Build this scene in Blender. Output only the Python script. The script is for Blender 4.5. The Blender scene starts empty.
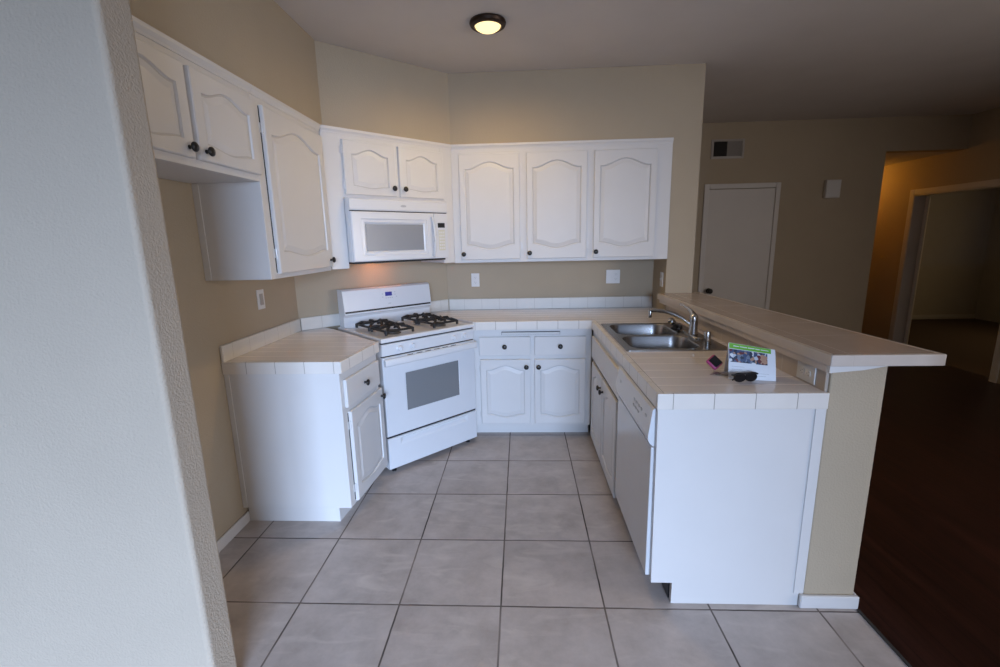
import bpy, bmesh, math, random
from mathutils import Vector, Matrix

random.seed(7)
scene = bpy.context.scene
C = scene.collection
PI = math.pi

# ------------------------------------------------------------------ camera
YAW, PITCH, ROLL = 0.048554411, 0.199159195, -0.0216180077
cam_data = bpy.data.cameras.new('camera')
cam = bpy.data.objects.new('camera', cam_data)
C.objects.link(cam)
_f = Vector((-math.sin(YAW) * math.cos(PITCH), math.cos(YAW) * math.cos(PITCH), -math.sin(PITCH)))
_r = Vector((math.cos(YAW), math.sin(YAW), 0))
_u = _r.cross(_f)
_r2 = math.cos(ROLL) * _r + math.sin(ROLL) * _u
_u2 = -math.sin(ROLL) * _r + math.cos(ROLL) * _u
m = Matrix((_r2, _u2, -_f)).transposed().to_4x4()
m.translation = Vector((0.101095, -1.648035, 1.503273))
cam.matrix_world = m
cam_data.sensor_fit = 'HORIZONTAL'
cam_data.sensor_width = 36.0
cam_data.lens = 36.0 * 455.657992 / 1000.0
cam_data.clip_start = 0.02
scene.camera = cam

# ------------------------------------------------------------------ world, daylight, exposure
scene.view_settings.view_transform = 'Standard'
scene.view_settings.look = 'None'
scene.view_settings.gamma = 1.0
scene.view_settings.use_curve_mapping = False
scene.view_settings.exposure = 1.0
world = bpy.data.worlds.new('world')
scene.world = world
world.use_nodes = True
world.node_tree.nodes['Background'].inputs[0].default_value = (0.55, 0.7, 1.0, 1)
world.node_tree.nodes['Background'].inputs[1].default_value = 0.3


def area_light(name, loc, rot, sx, sy, power, col, spread=180):
    d = bpy.data.lights.new(name, 'AREA')
    d.shape = 'RECTANGLE'
    d.size, d.size_y = sx, sy
    d.energy = power
    d.color = col
    d.spread = math.radians(spread)
    o = bpy.data.objects.new(name, d)
    o.location = loc
    o.rotation_euler = rot
    C.objects.link(o)
    return o


def point_light(name, loc, power, col, radius=0.04):
    d = bpy.data.lights.new(name, 'POINT')
    d.energy = power
    d.color = col
    d.shadow_soft_size = radius
    o = bpy.data.objects.new(name, d)
    o.location = loc
    C.objects.link(o)
    return o


DAY = (0.514, 0.683, 1.0)
# patch of bright sky outside the glazed door behind the camera; it reaches the room only through that opening
area_light('daylight', (2.5, -12.0, 3.6), (PI / 2, 0, 0), 5.4, 5.6, 1962, DAY)
# added warm fill for living room and left walls, at an invented window
LIV_AT, LIV_TO = Vector((4.80, -1.4, 1.5)), Vector((-1.0, 1.4, 0.3))
area_light('living_fill', LIV_AT, (LIV_TO - LIV_AT).to_track_quat('-Z', 'Y').to_euler(), 1.8, 1.2, 20, (1.0, 0.90, 0.84), 140)
# added dim fill for the far bedroom; no window is built there
area_light('bedroom_fill', (7.9, 4.2, 1.5), (0, PI / 2, 0), 1.0, 1.0, 3.3, (1.0, 0.68, 0.3))

# ------------------------------------------------------------------ materials
M = {}


def base_mat(name, col, rough=0.5, metal=0.0, spec=0.5):
    mt = bpy.data.materials.new(name)
    mt.use_nodes = True
    b = mt.node_tree.nodes['Principled BSDF']
    b.inputs['Base Color'].default_value = (*col, 1)
    b.inputs['Roughness'].default_value = rough
    b.inputs['Metallic'].default_value = metal
    b.inputs['Specular IOR Level'].default_value = spec
    M[name] = mt
    return mt, mt.node_tree, b


def nd(nt, t, **kw):
    n = nt.nodes.new(t)
    for k, v in kw.items():
        setattr(n, k, v)
    return n


def mathn(nt, op, a, b=None, c=None):
    n = nd(nt, 'ShaderNodeMath', operation=op)
    for i, v in enumerate((a, b, c)):
        if v is None:
            continue
        if isinstance(v, (int, float)):
            n.inputs[i].default_value = v
        else:
            nt.links.new(v, n.inputs[i])
    return n.outputs[0]


def mixc(nt, fac, a, b):
    n = nd(nt, 'ShaderNodeMix', data_type='RGBA')
    if isinstance(fac, (int, float)):
        n.inputs[0].default_value = fac
    else:
        nt.links.new(fac, n.inputs[0])
    for i, v in ((6, a), (7, b)):
        if isinstance(v, tuple):
            n.inputs[i].default_value = (*v, 1)
        else:
            nt.links.new(v, n.inputs[i])
    return n.outputs[2]


def noise(nt, vec, scale, detail=3, rough=0.55):
    n = nd(nt, 'ShaderNodeTexNoise')
    n.inputs['Scale'].default_value = scale
    n.inputs['Detail'].default_value = detail
    n.inputs['Roughness'].default_value = rough
    if vec is not None:
        nt.links.new(vec, n.inputs['Vector'])
    return n.outputs['Fac']


def ramp(nt, fac, a, b):
    n = nd(nt, 'ShaderNodeMapRange')
    n.inputs[1].default_value = a
    n.inputs[2].default_value = b
    nt.links.new(fac, n.inputs[0])
    return n.outputs[0]


def bump(nt, b, height, strength, dist):
    n = nd(nt, 'ShaderNodeBump')
    n.inputs['Strength'].default_value = strength
    n.inputs['Distance'].default_value = dist
    nt.links.new(height, n.inputs['Height'])
    nt.links.new(n.outputs[0], b.inputs['Normal'])


def wall_mat(name, col, strength=0.35, rough=0.75):
    mt, nt, b = base_mat(name, col, rough, spec=0.25)
    g = nd(nt, 'ShaderNodeNewGeometry').outputs['Position']
    n1 = noise(nt, g, 140, 2, 0.5)
    n2 = noise(nt, g, 2.2, 3)
    c = mixc(nt, ramp(nt, n2, 0.3, 0.7), tuple(v * 0.97 for v in col), tuple(min(1, v * 1.03) for v in col))
    nt.links.new(c, b.inputs['Base Color'])
    bump(nt, b, ramp(nt, n1, 0.35, 0.7), strength, 0.0016)
    return mt


wall_mat('tan_wall', (0.44, 0.366, 0.268), 0.35)
wall_mat('stub_wall', (0.45, 0.382, 0.302), 0.55)
wall_mat('ceiling_white', (0.64, 0.595, 0.56), 0.25, 0.85)
wall_mat('plain_white_wall', (0.55, 0.53, 0.5), 0.2)


def paint(name, col, rough=0.4, spec=0.4):
    mt, nt, b = base_mat(name, col, rough, spec=spec)
    g = nd(nt, 'ShaderNodeTexCoord').outputs['Object']
    n2 = noise(nt, g, 5, 3)
    c = mixc(nt, ramp(nt, n2, 0.3, 0.7), tuple(v * 0.975 for v in col), col)
    nt.links.new(c, b.inputs['Base Color'])
    return mt


paint('cabinet_white', (0.68, 0.665, 0.65), 0.42)
paint('groove_shade_white', (0.56, 0.545, 0.53), 0.5)  # cabinet white darkened: the shade in the door grooves, put into the paint
paint('appliance_white', (0.70, 0.705, 0.72), 0.22)
paint('door_white', (0.66, 0.63, 0.60), 0.5)
paint('trim_white', (0.66, 0.65, 0.64), 0.45)
paint('plate_white', (0.72, 0.71, 0.69), 0.35)
base_mat('slot_grey', (0.30, 0.29, 0.28), 0.5)
base_mat('black_knob', (0.012, 0.010, 0.010), 0.28)
base_mat('black_iron', (0.014, 0.013, 0.013), 0.55)
base_mat('black_strip', (0.01, 0.01, 0.012), 0.35)
base_mat('black_plastic', (0.012, 0.012, 0.013), 0.3)
base_mat('dark_gap', (0.03, 0.028, 0.026), 0.8)
base_mat('dark_bronze', (0.035, 0.018, 0.010), 0.4, 0.6)
base_mat('chrome', (0.50, 0.485, 0.47), 0.2, 1.0)
base_mat('hinge_metal', (0.66, 0.65, 0.64), 0.35, 0.1)
base_mat('oven_glass', (0.21, 0.215, 0.22), 0.16)
base_mat('microwave_glass', (0.27, 0.28, 0.30), 0.25)
base_mat('keypad_cream', (0.62, 0.60, 0.47), 0.45)
base_mat('print_grey', (0.42, 0.43, 0.45), 0.5)
base_mat('burner_grey', (0.09, 0.085, 0.08), 0.5, 0.5)
base_mat('vent_light', (0.42, 0.39, 0.36), 0.5)
base_mat('pink_plastic', (0.42, 0.06, 0.17), 0.35)
base_mat('key_metal', (0.30, 0.28, 0.25), 0.3, 1.0)
base_mat('card_white', (0.80, 0.81, 0.84), 0.4)
base_mat('card_green', (0.16, 0.46, 0.03), 0.45)
base_mat('lens_black', (0.006, 0.006, 0.008), 0.12)


base_mat('stainless', (0.33, 0.325, 0.325), 0.27, 1.0)


def emit(name, col, strength):
    mt = bpy.data.materials.new(name)
    mt.use_nodes = True
    b = mt.node_tree.nodes['Principled BSDF']
    b.inputs['Base Color'].default_value = (*col, 1)
    b.inputs['Emission Color'].default_value = (*col, 1)
    b.inputs['Emission Strength'].default_value = strength
    M[name] = mt
    return mt


emit('lamp_glow', (1.0, 0.74, 0.36), 0.75)
emit('blue_digits', (0.012, 0.016, 0.17), 0.3)
emit('small_bulb', (1.0, 0.5, 0.2), 4.0)
emit('hall_glow', (1.0, 0.6, 0.25), 0.8)


def grout_mask(nt, pos, axis_socket, origin, period, half):
    v = mathn(nt, 'SUBTRACT', axis_socket, origin)
    v = mathn(nt, 'DIVIDE', v, period)
    f = mathn(nt, 'FRACT', mathn(nt, 'ADD', v, 0.5))
    d = mathn(nt, 'ABSOLUTE', mathn(nt, 'SUBTRACT', f, 0.5))
    n = nd(nt, 'ShaderNodeMapRange')
    n.inputs[1].default_value = half / period * 0.75
    n.inputs[2].default_value = half / period * 1.35
    n.inputs[3].default_value = 1.0
    n.inputs[4].default_value = 0.0
    nt.links.new(d, n.inputs[0])
    return n.outputs[0]


TILE = 0.432


def floor_tile():
    mt, nt, b = base_mat('floor_tile', (0.3, 0.26, 0.24), 0.42, spec=0.4)
    pos = nd(nt, 'ShaderNodeNewGeometry').outputs['Position']
    sep = nd(nt, 'ShaderNodeSeparateXYZ')
    nt.links.new(pos, sep.inputs[0])
    # slightly wandering grout edges
    wob = mathn(nt, 'MULTIPLY', mathn(nt, 'SUBTRACT', noise(nt, pos, 9, 2), 0.5), 0.004)
    gx = grout_mask(nt, pos, mathn(nt, 'ADD', sep.outputs[0], wob), 0, TILE, 0.0034)
    gy = grout_mask(nt, pos, mathn(nt, 'ADD', sep.outputs[1], wob), 0, TILE, 0.0034)
    gm = mathn(nt, 'MAXIMUM', gx, gy)
    # one random shade for each tile
    cx = mathn(nt, 'FLOOR', mathn(nt, 'DIVIDE', sep.outputs[0], TILE))
    cy = mathn(nt, 'FLOOR', mathn(nt, 'DIVIDE', sep.outputs[1], TILE))
    cmb = nd(nt, 'ShaderNodeCombineXYZ')
    nt.links.new(cx, cmb.inputs[0])
    nt.links.new(cy, cmb.inputs[1])
    wn = nd(nt, 'ShaderNodeTexWhiteNoise', noise_dimensions='2D')
    nt.links.new(cmb.outputs[0], wn.inputs['Vector'])
    off = nd(nt, 'ShaderNodeVectorMath', operation='MULTIPLY_ADD')
    nt.links.new(wn.outputs['Color'], off.inputs[0])
    off.inputs[1].default_value = (13, 17, 9)
    nt.links.new(pos, off.inputs[2])
    n1 = noise(nt, off.outputs[0], 6.0, 6, 0.66)
    wv = nd(nt, 'ShaderNodeTexNoise')
    wv.inputs['Scale'].default_value = 8.0
    wv.inputs['Detail'].default_value = 5
    wv.inputs['Distortion'].default_value = 0.9
    mp = nd(nt, 'ShaderNodeMapping')
    mp.inputs['Rotation'].default_value = (0, 0, 0.5)
    mp.inputs['Scale'].default_value = (0.6, 1.7, 1)
    nt.links.new(off.outputs[0], mp.inputs[0])
    nt.links.new(mp.outputs[0], wv.inputs['Vector'])
    c = mixc(nt, ramp(nt, n1, 0.3, 0.72), (0.37, 0.32, 0.29), (0.55, 0.485, 0.45))
    vein = ramp(nt, wv.outputs['Fac'], 0.55, 0.75)
    c = mixc(nt, mathn(nt, 'MULTIPLY', vein, 0.5), c, (0.64, 0.575, 0.52))
    c = mixc(nt, mathn(nt, 'MULTIPLY', wn.outputs['Value'], 0.18), c, (0.38, 0.32, 0.285))
    gcol = mixc(nt, ramp(nt, noise(nt, pos, 2.3, 3), 0.38, 0.72), (0.04, 0.03, 0.025), (0.30, 0.25, 0.22))
    c = mixc(nt, gm, c, gcol)
    nt.links.new(c, b.inputs['Base Color'])
    h = mathn(nt, 'SUBTRACT', mathn(nt, 'MULTIPLY', wv.outputs['Fac'], 0.25), gm)
    bump(nt, b, h, 0.35, 0.004)
    nt.links.new(mathn(nt, 'MULTIPLY_ADD', gm, 0.4, 0.32), b.inputs['Roughness'])


floor_tile()


def wood_floor():
    mt, nt, b = base_mat('dark_wood', (0.03, 0.01, 0.008), 0.33, spec=0.3)
    pos = nd(nt, 'ShaderNodeNewGeometry').outputs['Position']
    sep = nd(nt, 'ShaderNodeSeparateXYZ')
    nt.links.new(pos, sep.inputs[0])
    W = 0.125
    cell = mathn(nt, 'FLOOR', mathn(nt, 'DIVIDE', sep.outputs[0], W))
    wn = nd(nt, 'ShaderNodeTexWhiteNoise', noise_dimensions='1D')
    nt.links.new(cell, wn.inputs['W'])
    mp = nd(nt, 'ShaderNodeMapping')
    mp.inputs['Scale'].default_value = (26, 1.8, 1)
    nt.links.new(pos, mp.inputs[0])
    g = noise(nt, mp.outputs[0], 1.0, 5, 0.65)
    c = mixc(nt, ramp(nt, g, 0.3, 0.7), (0.016, 0.006, 0.0045), (0.055, 0.019, 0.013))
    c = mixc(nt, mathn(nt, 'MULTIPLY', wn.outputs['Value'], 0.5), c, (0.020, 0.008, 0.006))
    lm = grout_mask(nt, pos, sep.outputs[0], 0.02, W, 0.0014)
    c = mixc(nt, lm, c, (0.006, 0.003, 0.002))
    nt.links.new(c, b.inputs['Base Color'])
    bump(nt, b, g, 0.08, 0.002)


wood_floor()


def carpet():
    mt, nt, b = base_mat('carpet_brown', (0.055, 0.04, 0.038), 0.95, spec=0.05)
    pos = nd(nt, 'ShaderNodeNewGeometry').outputs['Position']
    n = noise(nt, pos, 160, 2)
    nt.links.new(mixc(nt, n, (0.10, 0.075, 0.068), (0.16, 0.125, 0.115)), b.inputs['Base Color'])
    bump(nt, b, n, 0.6, 0.006)


carpet()


def counter_tile(name, col, grout, ox, oy, P, use=('x', 'y'), half=0.0018, rough=0.3, oz=0.0, contrast=0.06):
    """glazed square tile: a grout line shows only on faces it can cross"""
    mt, nt, b = base_mat(name, col, rough, spec=0.5)
    geo = nd(nt, 'ShaderNodeNewGeometry')
    tc = nd(nt, 'ShaderNodeTexCoord')
    pos = tc.outputs['Object']
    sep = nd(nt, 'ShaderNodeSeparateXYZ')
    nt.links.new(pos, sep.inputs[0])
    sn = nd(nt, 'ShaderNodeSeparateXYZ')
    nt.links.new(tc.outputs['Normal'], sn.inputs[0])
    mask = None
    for ax, o in (('x', ox), ('y', oy), ('z', oz)):
        if ax not in use:
            continue
        i = 'xyz'.index(ax)
        g = grout_mask(nt, pos, sep.outputs[i], o, P, half)
        w = mathn(nt, 'LESS_THAN', mathn(nt, 'ABSOLUTE', sn.outputs[i]), 0.7)
        g = mathn(nt, 'MULTIPLY', g, w)
        mask = g if mask is None else mathn(nt, 'MAXIMUM', mask, g)
    n1 = noise(nt, pos, 7, 3)
    c = mixc(nt, ramp(nt, n1, 0.3, 0.7), tuple(v * (1 - contrast) for v in col), col)
    c = mixc(nt, mask, c, grout)
    nt.links.new(c, b.inputs['Base Color'])
    bump(nt, b, mathn(nt, 'SUBTRACT', 1.0, mask), 0.5, 0.0015)
    nt.links.new(mathn(nt, 'MULTIPLY_ADD', mask, 0.4, rough), b.inputs['Roughness'])
    return mt


CT = (0.76, 0.715, 0.705)
CE = (0.76, 0.715, 0.66)
counter_tile('counter_top_tile', CT, (0.84, 0.78, 0.73), 0.672, 0.020, 0.1085, use=('y',), half=0.0020, rough=0.22)
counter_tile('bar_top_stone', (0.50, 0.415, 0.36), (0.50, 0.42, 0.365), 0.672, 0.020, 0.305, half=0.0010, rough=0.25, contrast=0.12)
counter_tile('counter_edge_tile', CE, (0.30, 0.26, 0.22), 0.672, 0.020, 0.1525, half=0.0013, rough=0.3)
counter_tile('bar_edge_stone', (0.62, 0.545, 0.48), (0.56, 0.49, 0.43), 0.672, 0.020, 0.61, half=0.0008, rough=0.3, contrast=0.1)
counter_tile('splash_tile', (0.74, 0.71, 0.655), (0.50, 0.46, 0.41), 0.672, 0.020, 0.1525, half=0.0010, rough=0.3)
counter_tile('diagonal_splash_tile', (0.74, 0.71, 0.655), (0.50, 0.46, 0.41), 0.0, 0.0, 0.1525, use=('x',), half=0.0010, rough=0.3)
counter_tile('bar_splash_tile', (0.52, 0.44, 0.365), (0.62, 0.55, 0.48), 0.672, 0.020, 0.1525, half=0.0022, rough=0.3)

# ------------------------------------------------------------------ helpers


def tag(o, label=None, cat=None, group=None, kind=None):
    if label:
        o['label'] = label
    if cat:
        o['category'] = cat
    if group:
        o['group'] = group
    if kind:
        o['kind'] = kind
    return o


def thing(name, label, cat, loc=(0, 0, 0), rz=0.0, group=None):
    o = bpy.data.objects.new(name, None)
    o.empty_display_size = 0.05
    o.location = loc
    o.rotation_euler = (0, 0, rz)
    C.objects.link(o)
    group = group or {'wall_cabinet': 'white wall cabinets', 'base_cabinet': 'white base cabinets', 'wall_outlet': 'wall outlets', 'wall_switch': 'wall switches', 'countertop': 'tiled countertops'}.get(name)
    return tag(o, label, cat, group)


def obj(name, bm, mats, parent=None, smooth=False, label=None):
    me = bpy.data.meshes.new(name)
    bmesh.ops.recalc_face_normals(bm, faces=bm.faces)
    bm.to_mesh(me)
    bm.free()
    if not isinstance(mats, (list, tuple)):
        mats = [mats]
    for mm in mats:
        me.materials.append(M[mm])
    if smooth:
        for p in me.polygons:
            p.use_smooth = True
    o = bpy.data.objects.new(name, me)
    C.objects.link(o)
    if parent is not None:
        o.parent = parent
    if label:
        o['label'] = label
    if smooth == 'auto':
        md = o.modifiers.new('weighted', 'EDGE_SPLIT')
        md.split_angle = math.radians(35)
    return o


def struct(name, bm, mats, parent=None):
    o = obj(name, bm, mats, parent)
    if parent is None:
        o['kind'] = 'structure'
    return o


def BM():
    return bmesh.new()


def box(bm, a, b, bevel=0.0, seg=1, mi=0):
    x0, y0, z0 = a
    x1, y1, z1 = b
    vs = [bm.verts.new(p) for p in ((x0, y0, z0), (x1, y0, z0), (x1, y1, z0), (x0, y1, z0),
                                    (x0, y0, z1), (x1, y0, z1), (x1, y1, z1), (x0, y1, z1))]
    fs = [bm.faces.new([vs[i] for i in q]) for q in ((3, 2, 1, 0), (4, 5, 6, 7), (0, 1, 5, 4), (1, 2, 6, 5), (2, 3, 7, 6), (3, 0, 4, 7))]
    for f in fs:
        f.material_index = mi
    if bevel > 0:
        es = set()
        for f in fs:
            es.update(f.edges)
        r = bmesh.ops.bevel(bm, geom=list(es), offset=bevel, segments=seg, affect='EDGES', profile=0.6)
        for f in r['faces']:
            f.material_index = mi
    return bm


def prism(bm, pts, z0, z1, bevel=0.0, seg=2):
    """vertical prism over a footprint of xy points"""
    lo = [bm.verts.new((x, y, z0)) for x, y in pts]
    hi = [bm.verts.new((x, y, z1)) for x, y in pts]
    n = len(pts)
    fs = [bm.faces.new(lo[::-1]), bm.faces.new(hi)]
    for i in range(n):
        fs.append(bm.faces.new([lo[i], lo[(i + 1) % n], hi[(i + 1) % n], hi[i]]))
    if bevel > 0:
        es = set()
        for f in fs:
            es.update(f.edges)
        bmesh.ops.bevel(bm, geom=list(es), offset=bevel, segments=seg, affect='EDGES', profile=0.6)
    return bm


def extrude_profile(bm, prof, axis, a, b):
    """closed profile of (u, v) swept along an axis: 'x' -> (t,u,v), 'y' -> (u,t,v), 'z' -> (u,v,t)"""
    def P(u, v, t):
        return {'x': (t, u, v), 'y': (u, t, v), 'z': (u, v, t)}[axis]
    A = [bm.verts.new(P(u, v, a)) for u, v in prof]
    B = [bm.verts.new(P(u, v, b)) for u, v in prof]
    n = len(prof)
    bm.faces.new(A[::-1])
    bm.faces.new(B)
    for i in range(n):
        bm.faces.new([A[i], A[(i + 1) % n], B[(i + 1) % n], B[i]])
    return bm


def lathe(bm, prof, seg=24, mat=Matrix.Identity(4)):
    """profile of (r, z), spun round z then moved by mat"""
    rings = []
    for r, z in prof:
        if r < 1e-6:
            rings.append([bm.verts.new(mat @ Vector((0, 0, z)))])
        else:
            rings.append([bm.verts.new(mat @ Vector((r * math.cos(2 * PI * i / seg), r * math.sin(2 * PI * i / seg), z))) for i in range(seg)])
    for A, B in zip(rings, rings[1:]):
        for i in range(seg):
            j = (i + 1) % seg
            if len(A) == 1 and len(B) == 1:
                continue
            if len(A) == 1:
                bm.faces.new([A[0], B[i], B[j]])
            elif len(B) == 1:
                bm.faces.new([A[i], A[j], B[0]])
            else:
                bm.faces.new([A[i], A[j], B[j], B[i]])
    if len(rings[0]) > 1:
        bm.faces.new(rings[0][::-1])
    if len(rings[-1]) > 1:
        bm.faces.new(rings[-1])
    return bm


def tube(bm, pts, rad, seg=10):
    """round tube through points; rad a number or a list"""
    pts = [Vector(p) for p in pts]
    n = len(pts)
    rs = rad if isinstance(rad, (list, tuple)) else [rad] * n
    rings = []
    up = Vector((0, 0, 1))
    for i, p in enumerate(pts):
        t = (pts[min(i + 1, n - 1)] - pts[max(i - 1, 0)]).normalized()
        a = t.cross(up)
        if a.length < 1e-3:
            a = t.cross(Vector((1, 0, 0)))
        a.normalize()
        b = t.cross(a).normalized()
        rings.append([bm.verts.new(p + rs[i] * (math.cos(2 * PI * k / seg) * a + math.sin(2 * PI * k / seg) * b)) for k in range(seg)])
    for A, B in zip(rings, rings[1:]):
        for k in range(seg):
            bm.faces.new([A[k], A[(k + 1) % seg], B[(k + 1) % seg], B[k]])
    bm.faces.new(rings[0][::-1])
    bm.faces.new(rings[-1])
    return bm


def curve_pts(ctrl, n=14):
    """Catmull-Rom through control points"""
    P = [Vector(p) for p in ctrl]
    P = [P[0] * 2 - P[1]] + P + [P[-1] * 2 - P[-2]]
    out = []
    for i in range(1, len(P) - 2):
        for k in range(n):
            t = k / n
            a, b, c, d = P[i - 1:i + 3]
            out.append(0.5 * ((2 * b) + (c - a) * t + (2 * a - 5 * b + 4 * c - d) * t * t + (3 * b - a - 3 * c + d) * t ** 3))
    out.append(P[-2])
    return out


ROT_OUT = Matrix.Rotation(PI / 2, 4, 'X')   # lathe z axis -> local -y (out of a cabinet face)


# ------------------------------------------------------------------ cabinet pieces (local: x along the face, y into it, z up; face plane y = 0)
DT = 0.020


def panel_door_bm(x0, x1, z0, z1, arch_top=0.05, arch_bot=0.025, stile=0.062, top=0.085, bot=0.078, th=DT):
    """raised-panel door, its face frame shaped by a cathedral arch"""
    bm = BM()
    N = 22
    w = x1 - x0

    def loop(xa, xb, za, zb, at, ab, y):
        vs = []
        for k in range(N + 1):                      # bottom, left to right
            t = k / N
            s = (0.5 - 0.5 * math.cos(2 * PI * t))
            vs.append((xa + (xb - xa) * t, y, za - ab * s))
        for k in range(N + 1):                      # top, right to left
            t = 1 - k / N
            tt = max(0.0, min(1.0, (t - 0.06) / 0.88))
            s = (0.5 - 0.5 * math.cos(2 * PI * tt)) ** 0.85
            vs.append((xa + (xb - xa) * t, y, zb + at * s))
        return [bm.verts.new(v) for v in vs]
    e = 0.004
    L = [loop(x0, x1, z0, z1, 0, 0, 0.0),
         loop(x0, x1, z0, z1, 0, 0, -th + e),
         loop(x0 + e, x1 - e, z0 + e, z1 - e, 0, 0, -th)]
    xa, xb = x0 + stile, x1 - stile
    za, zb = z0 + bot, z1 - top
    L.append(loop(xa, xb, za, zb, arch_top, arch_bot, -th))
    L.append(loop(xa + .003, xb - .003, za + .003, zb - .003, arch_top, arch_bot, -th + .008))
    L.append(loop(xa + .009, xb - .009, za + .009, zb - .009, arch_top, arch_bot, -th + .008))
    q = min(.034, (xb - xa) * .14)
    L.append(loop(xa + q, xb - q, za + q, zb - q, arch_top * .96, arch_bot * .96, -th + .0015))
    for i in range(len(L) - 1):
        A, B = L[i], L[i + 1]
        n = len(A)
        for k in range(n):
            f = bm.faces.new([A[k], A[(k + 1) % n], B[(k + 1) % n], B[k]])
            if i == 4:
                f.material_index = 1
    last = L[-1]
    n = N + 1
    for k in range(N):
        bm.faces.new([last[k], last[k + 1], last[2 * n - 2 - k], last[2 * n - 1 - k]])
    first = L[0]
    for k in range(N):
        bm.faces.new([first[2 * n - 1 - k], first[2 * n - 2 - k], first[k + 1], first[k]])
    return bm


def knob(parent, x, z, y=-DT):
    bm = BM()
    lathe(bm, [(0.008, 0), (0.0075, 0.003), (0.0055, 0.007), (0.006, 0.011), (0.0145, 0.015), (0.0180, 0.019), (0.0175, 0.024), (0.012, 0.028), (0, 0.0295)],
          20, Matrix.Translation((x, y, z)) @ ROT_OUT)
    return obj('knob', bm, 'black_knob', parent, smooth=True, label='round black knob')


def hinge(parent, x, z, side):
    """small exposed hinge leaf with its barrel beside the door edge; side -1 hinges on the left edge"""
    bm = BM()
    box(bm, (min(x, x + side * .016), -.003, z - .022), (max(x, x + side * .016), 0.0, z + .022), .001)
    tube(bm, [(x + side * .003, -.009, z - .026), (x + side * .003, -.009, z + .026)], .0045, 8)
    return obj('hinge', bm, 'hinge_metal', parent)


def door(root, x0, x1, z0, z1, knob_at, hinge_side, **kw):
    d = obj('door', panel_door_bm(x0, x1, z0, z1, **kw), ['cabinet_white', 'groove_shade_white'], root)
    if knob_at:
        knob(d, *knob_at)
    hx = x0 if hinge_side < 0 else x1
    if hinge_side:
        for z in (z0 + .09 * (z1 - z0) + .03, z1 - .09 * (z1 - z0) - .03):
            hinge(d, hx, z, hinge_side)
    return d


def drawer(root, x0, x1, z0, z1, with_knob=True):
    bm = BM()
    box(bm, (x0, -DT, z0), (x1, 0, z1), .006, 2)
    d = obj('drawer', bm, 'cabinet_white', root)
    if with_knob:
        knob(d, (x0 + x1) / 2, (z0 + z1) / 2)
    return d


def crown(root, pts):
    """small moulding strip swept along footprint points in local xy, top of the uppers"""
    bm = BM()
    for (a, b) in zip(pts, pts[1:]):
        a = Vector(a)
        b = Vector(b)
        t = (b - a).normalized()
        n = Vector((t.y, -t.x))
        prof = [(0.0, 2.180), (0.0, 2.217), (0.014, 2.217), (0.014, 2.203), (0.006, 2.190), (0.004, 2.180)]
        A = [bm.verts.new((a.x + n.x * u, a.y + n.y * u, v)) for u, v in prof]
        B = [bm.verts.new((b.x + n.x * u, b.y + n.y * u, v)) for u, v in prof]
        k = len(prof)
        bm.faces.new(A[::-1])
        bm.faces.new(B)
        for i in range(k):
            bm.faces.new([A[i], A[(i + 1) % k], B[(i + 1) % k], B[i]])
    return obj('crown_moulding', bm, 'cabinet_white', root)


# ------------------------------------------------------------------ ROOM SHELL
CEIL = 2.71
XL = -1.44           # kitchen left wall
YB = 2.30            # kitchen back wall
XP0, XP1 = 1.245, 1.445  # pony wall / pillar
YF = 3.72            # living room far wall
XW = 4.87            # hall / bedroom wall

bm = BM()
box(bm, (-3.6, -4.2, -0.10), (1.455, 2.42, 0.0))
struct('floor', bm, 'floor_tile')
bm = BM()
box(bm, (1.456, -4.2, -0.10), (4.99, 7.2, 0.0))
struct('floor_living', bm, 'dark_wood')
bm = BM()
box(bm, (4.991, 1.5, -0.10), (8.15, 7.2, 0.0))
struct('floor_bedroom', bm, 'carpet_brown')

bm = BM()
box(bm, (-3.6, -4.2, CEIL), (4.99, YF + .12, CEIL + .1))
struct('ceiling', bm, 'ceiling_white')
bm = BM()
box(bm, (3.95, YF + .121, 2.365), (4.869, 7.2, 2.46))
struct('ceiling_hall', bm, 'ceiling_white')
bm = BM()
box(bm, (4.991, 1.5, 2.44), (8.15, 7.2, 2.54))
struct('ceiling_bedroom', bm, 'ceiling_white')

# walls of the kitchen
bm = BM()
box(bm, (XL - .12, -.349, 0), (XL, 1.40, CEIL))
struct('wall_left', bm, 'tan_wall')
bm = BM()
prism(bm, [(XL, 1.40), (-.54, YB), (-.54, YB + .12), (-1.56, YB + .12), (-1.56, 1.401), (XL, 1.401)], 0, CEIL)
struct('wall_diagonal', bm, 'tan_wall')
bm = BM()
box(bm, (-.539, YB, 0), (XP1, YB + .12, CEIL))
struct('wall_back', bm, 'tan_wall')
# pillar at the end of the back wall, and the soffit over the upper cabinets, its face flush with the pillar
XPL, XPR = 1.2235, 1.428
bm = BM()
box(bm, (XPL, 1.955, 0), (XPR, YB - .001, 2.2184))
struct('wall_pillar', bm, 'tan_wall')
bm = BM()
prism(bm, [(-1.118, -.348), (-1.118, 1.322), (-.414, 1.955), (XPR, 1.955), (XPR, YB - .001), (-.541, YB - .001), (XL + .001, 1.399), (XL + .001, -.348)], 2.2185, CEIL - .001)
struct('wall_soffit', bm, 'tan_wall')
# pony wall that carries the bar
bm = BM()
box(bm, (XP0, .03, 0), (XP1, 1.954, 1.0385), .006, 2)
struct('wall_peninsula', bm, 'tan_wall')
# stub wall beside the refrigerator alcove, bull-nosed end
bm = BM()
prof = [(-3.6, -.467)]
R = .016
for cx, cy, a0 in ((-.906 - R, -.467 + R, -PI / 2), (-.906 - R, -.35 - R, 0)):
    for k in range(7):
        a = a0 + k / 6 * PI / 2
        prof.append((cx + R * math.cos(a), cy + R * math.sin(a)))
prof.append((-3.6, -.35))
prism(bm, prof, 0, CEIL - .001)
o = struct('wall_alcove', bm, 'stub_wall')

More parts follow.
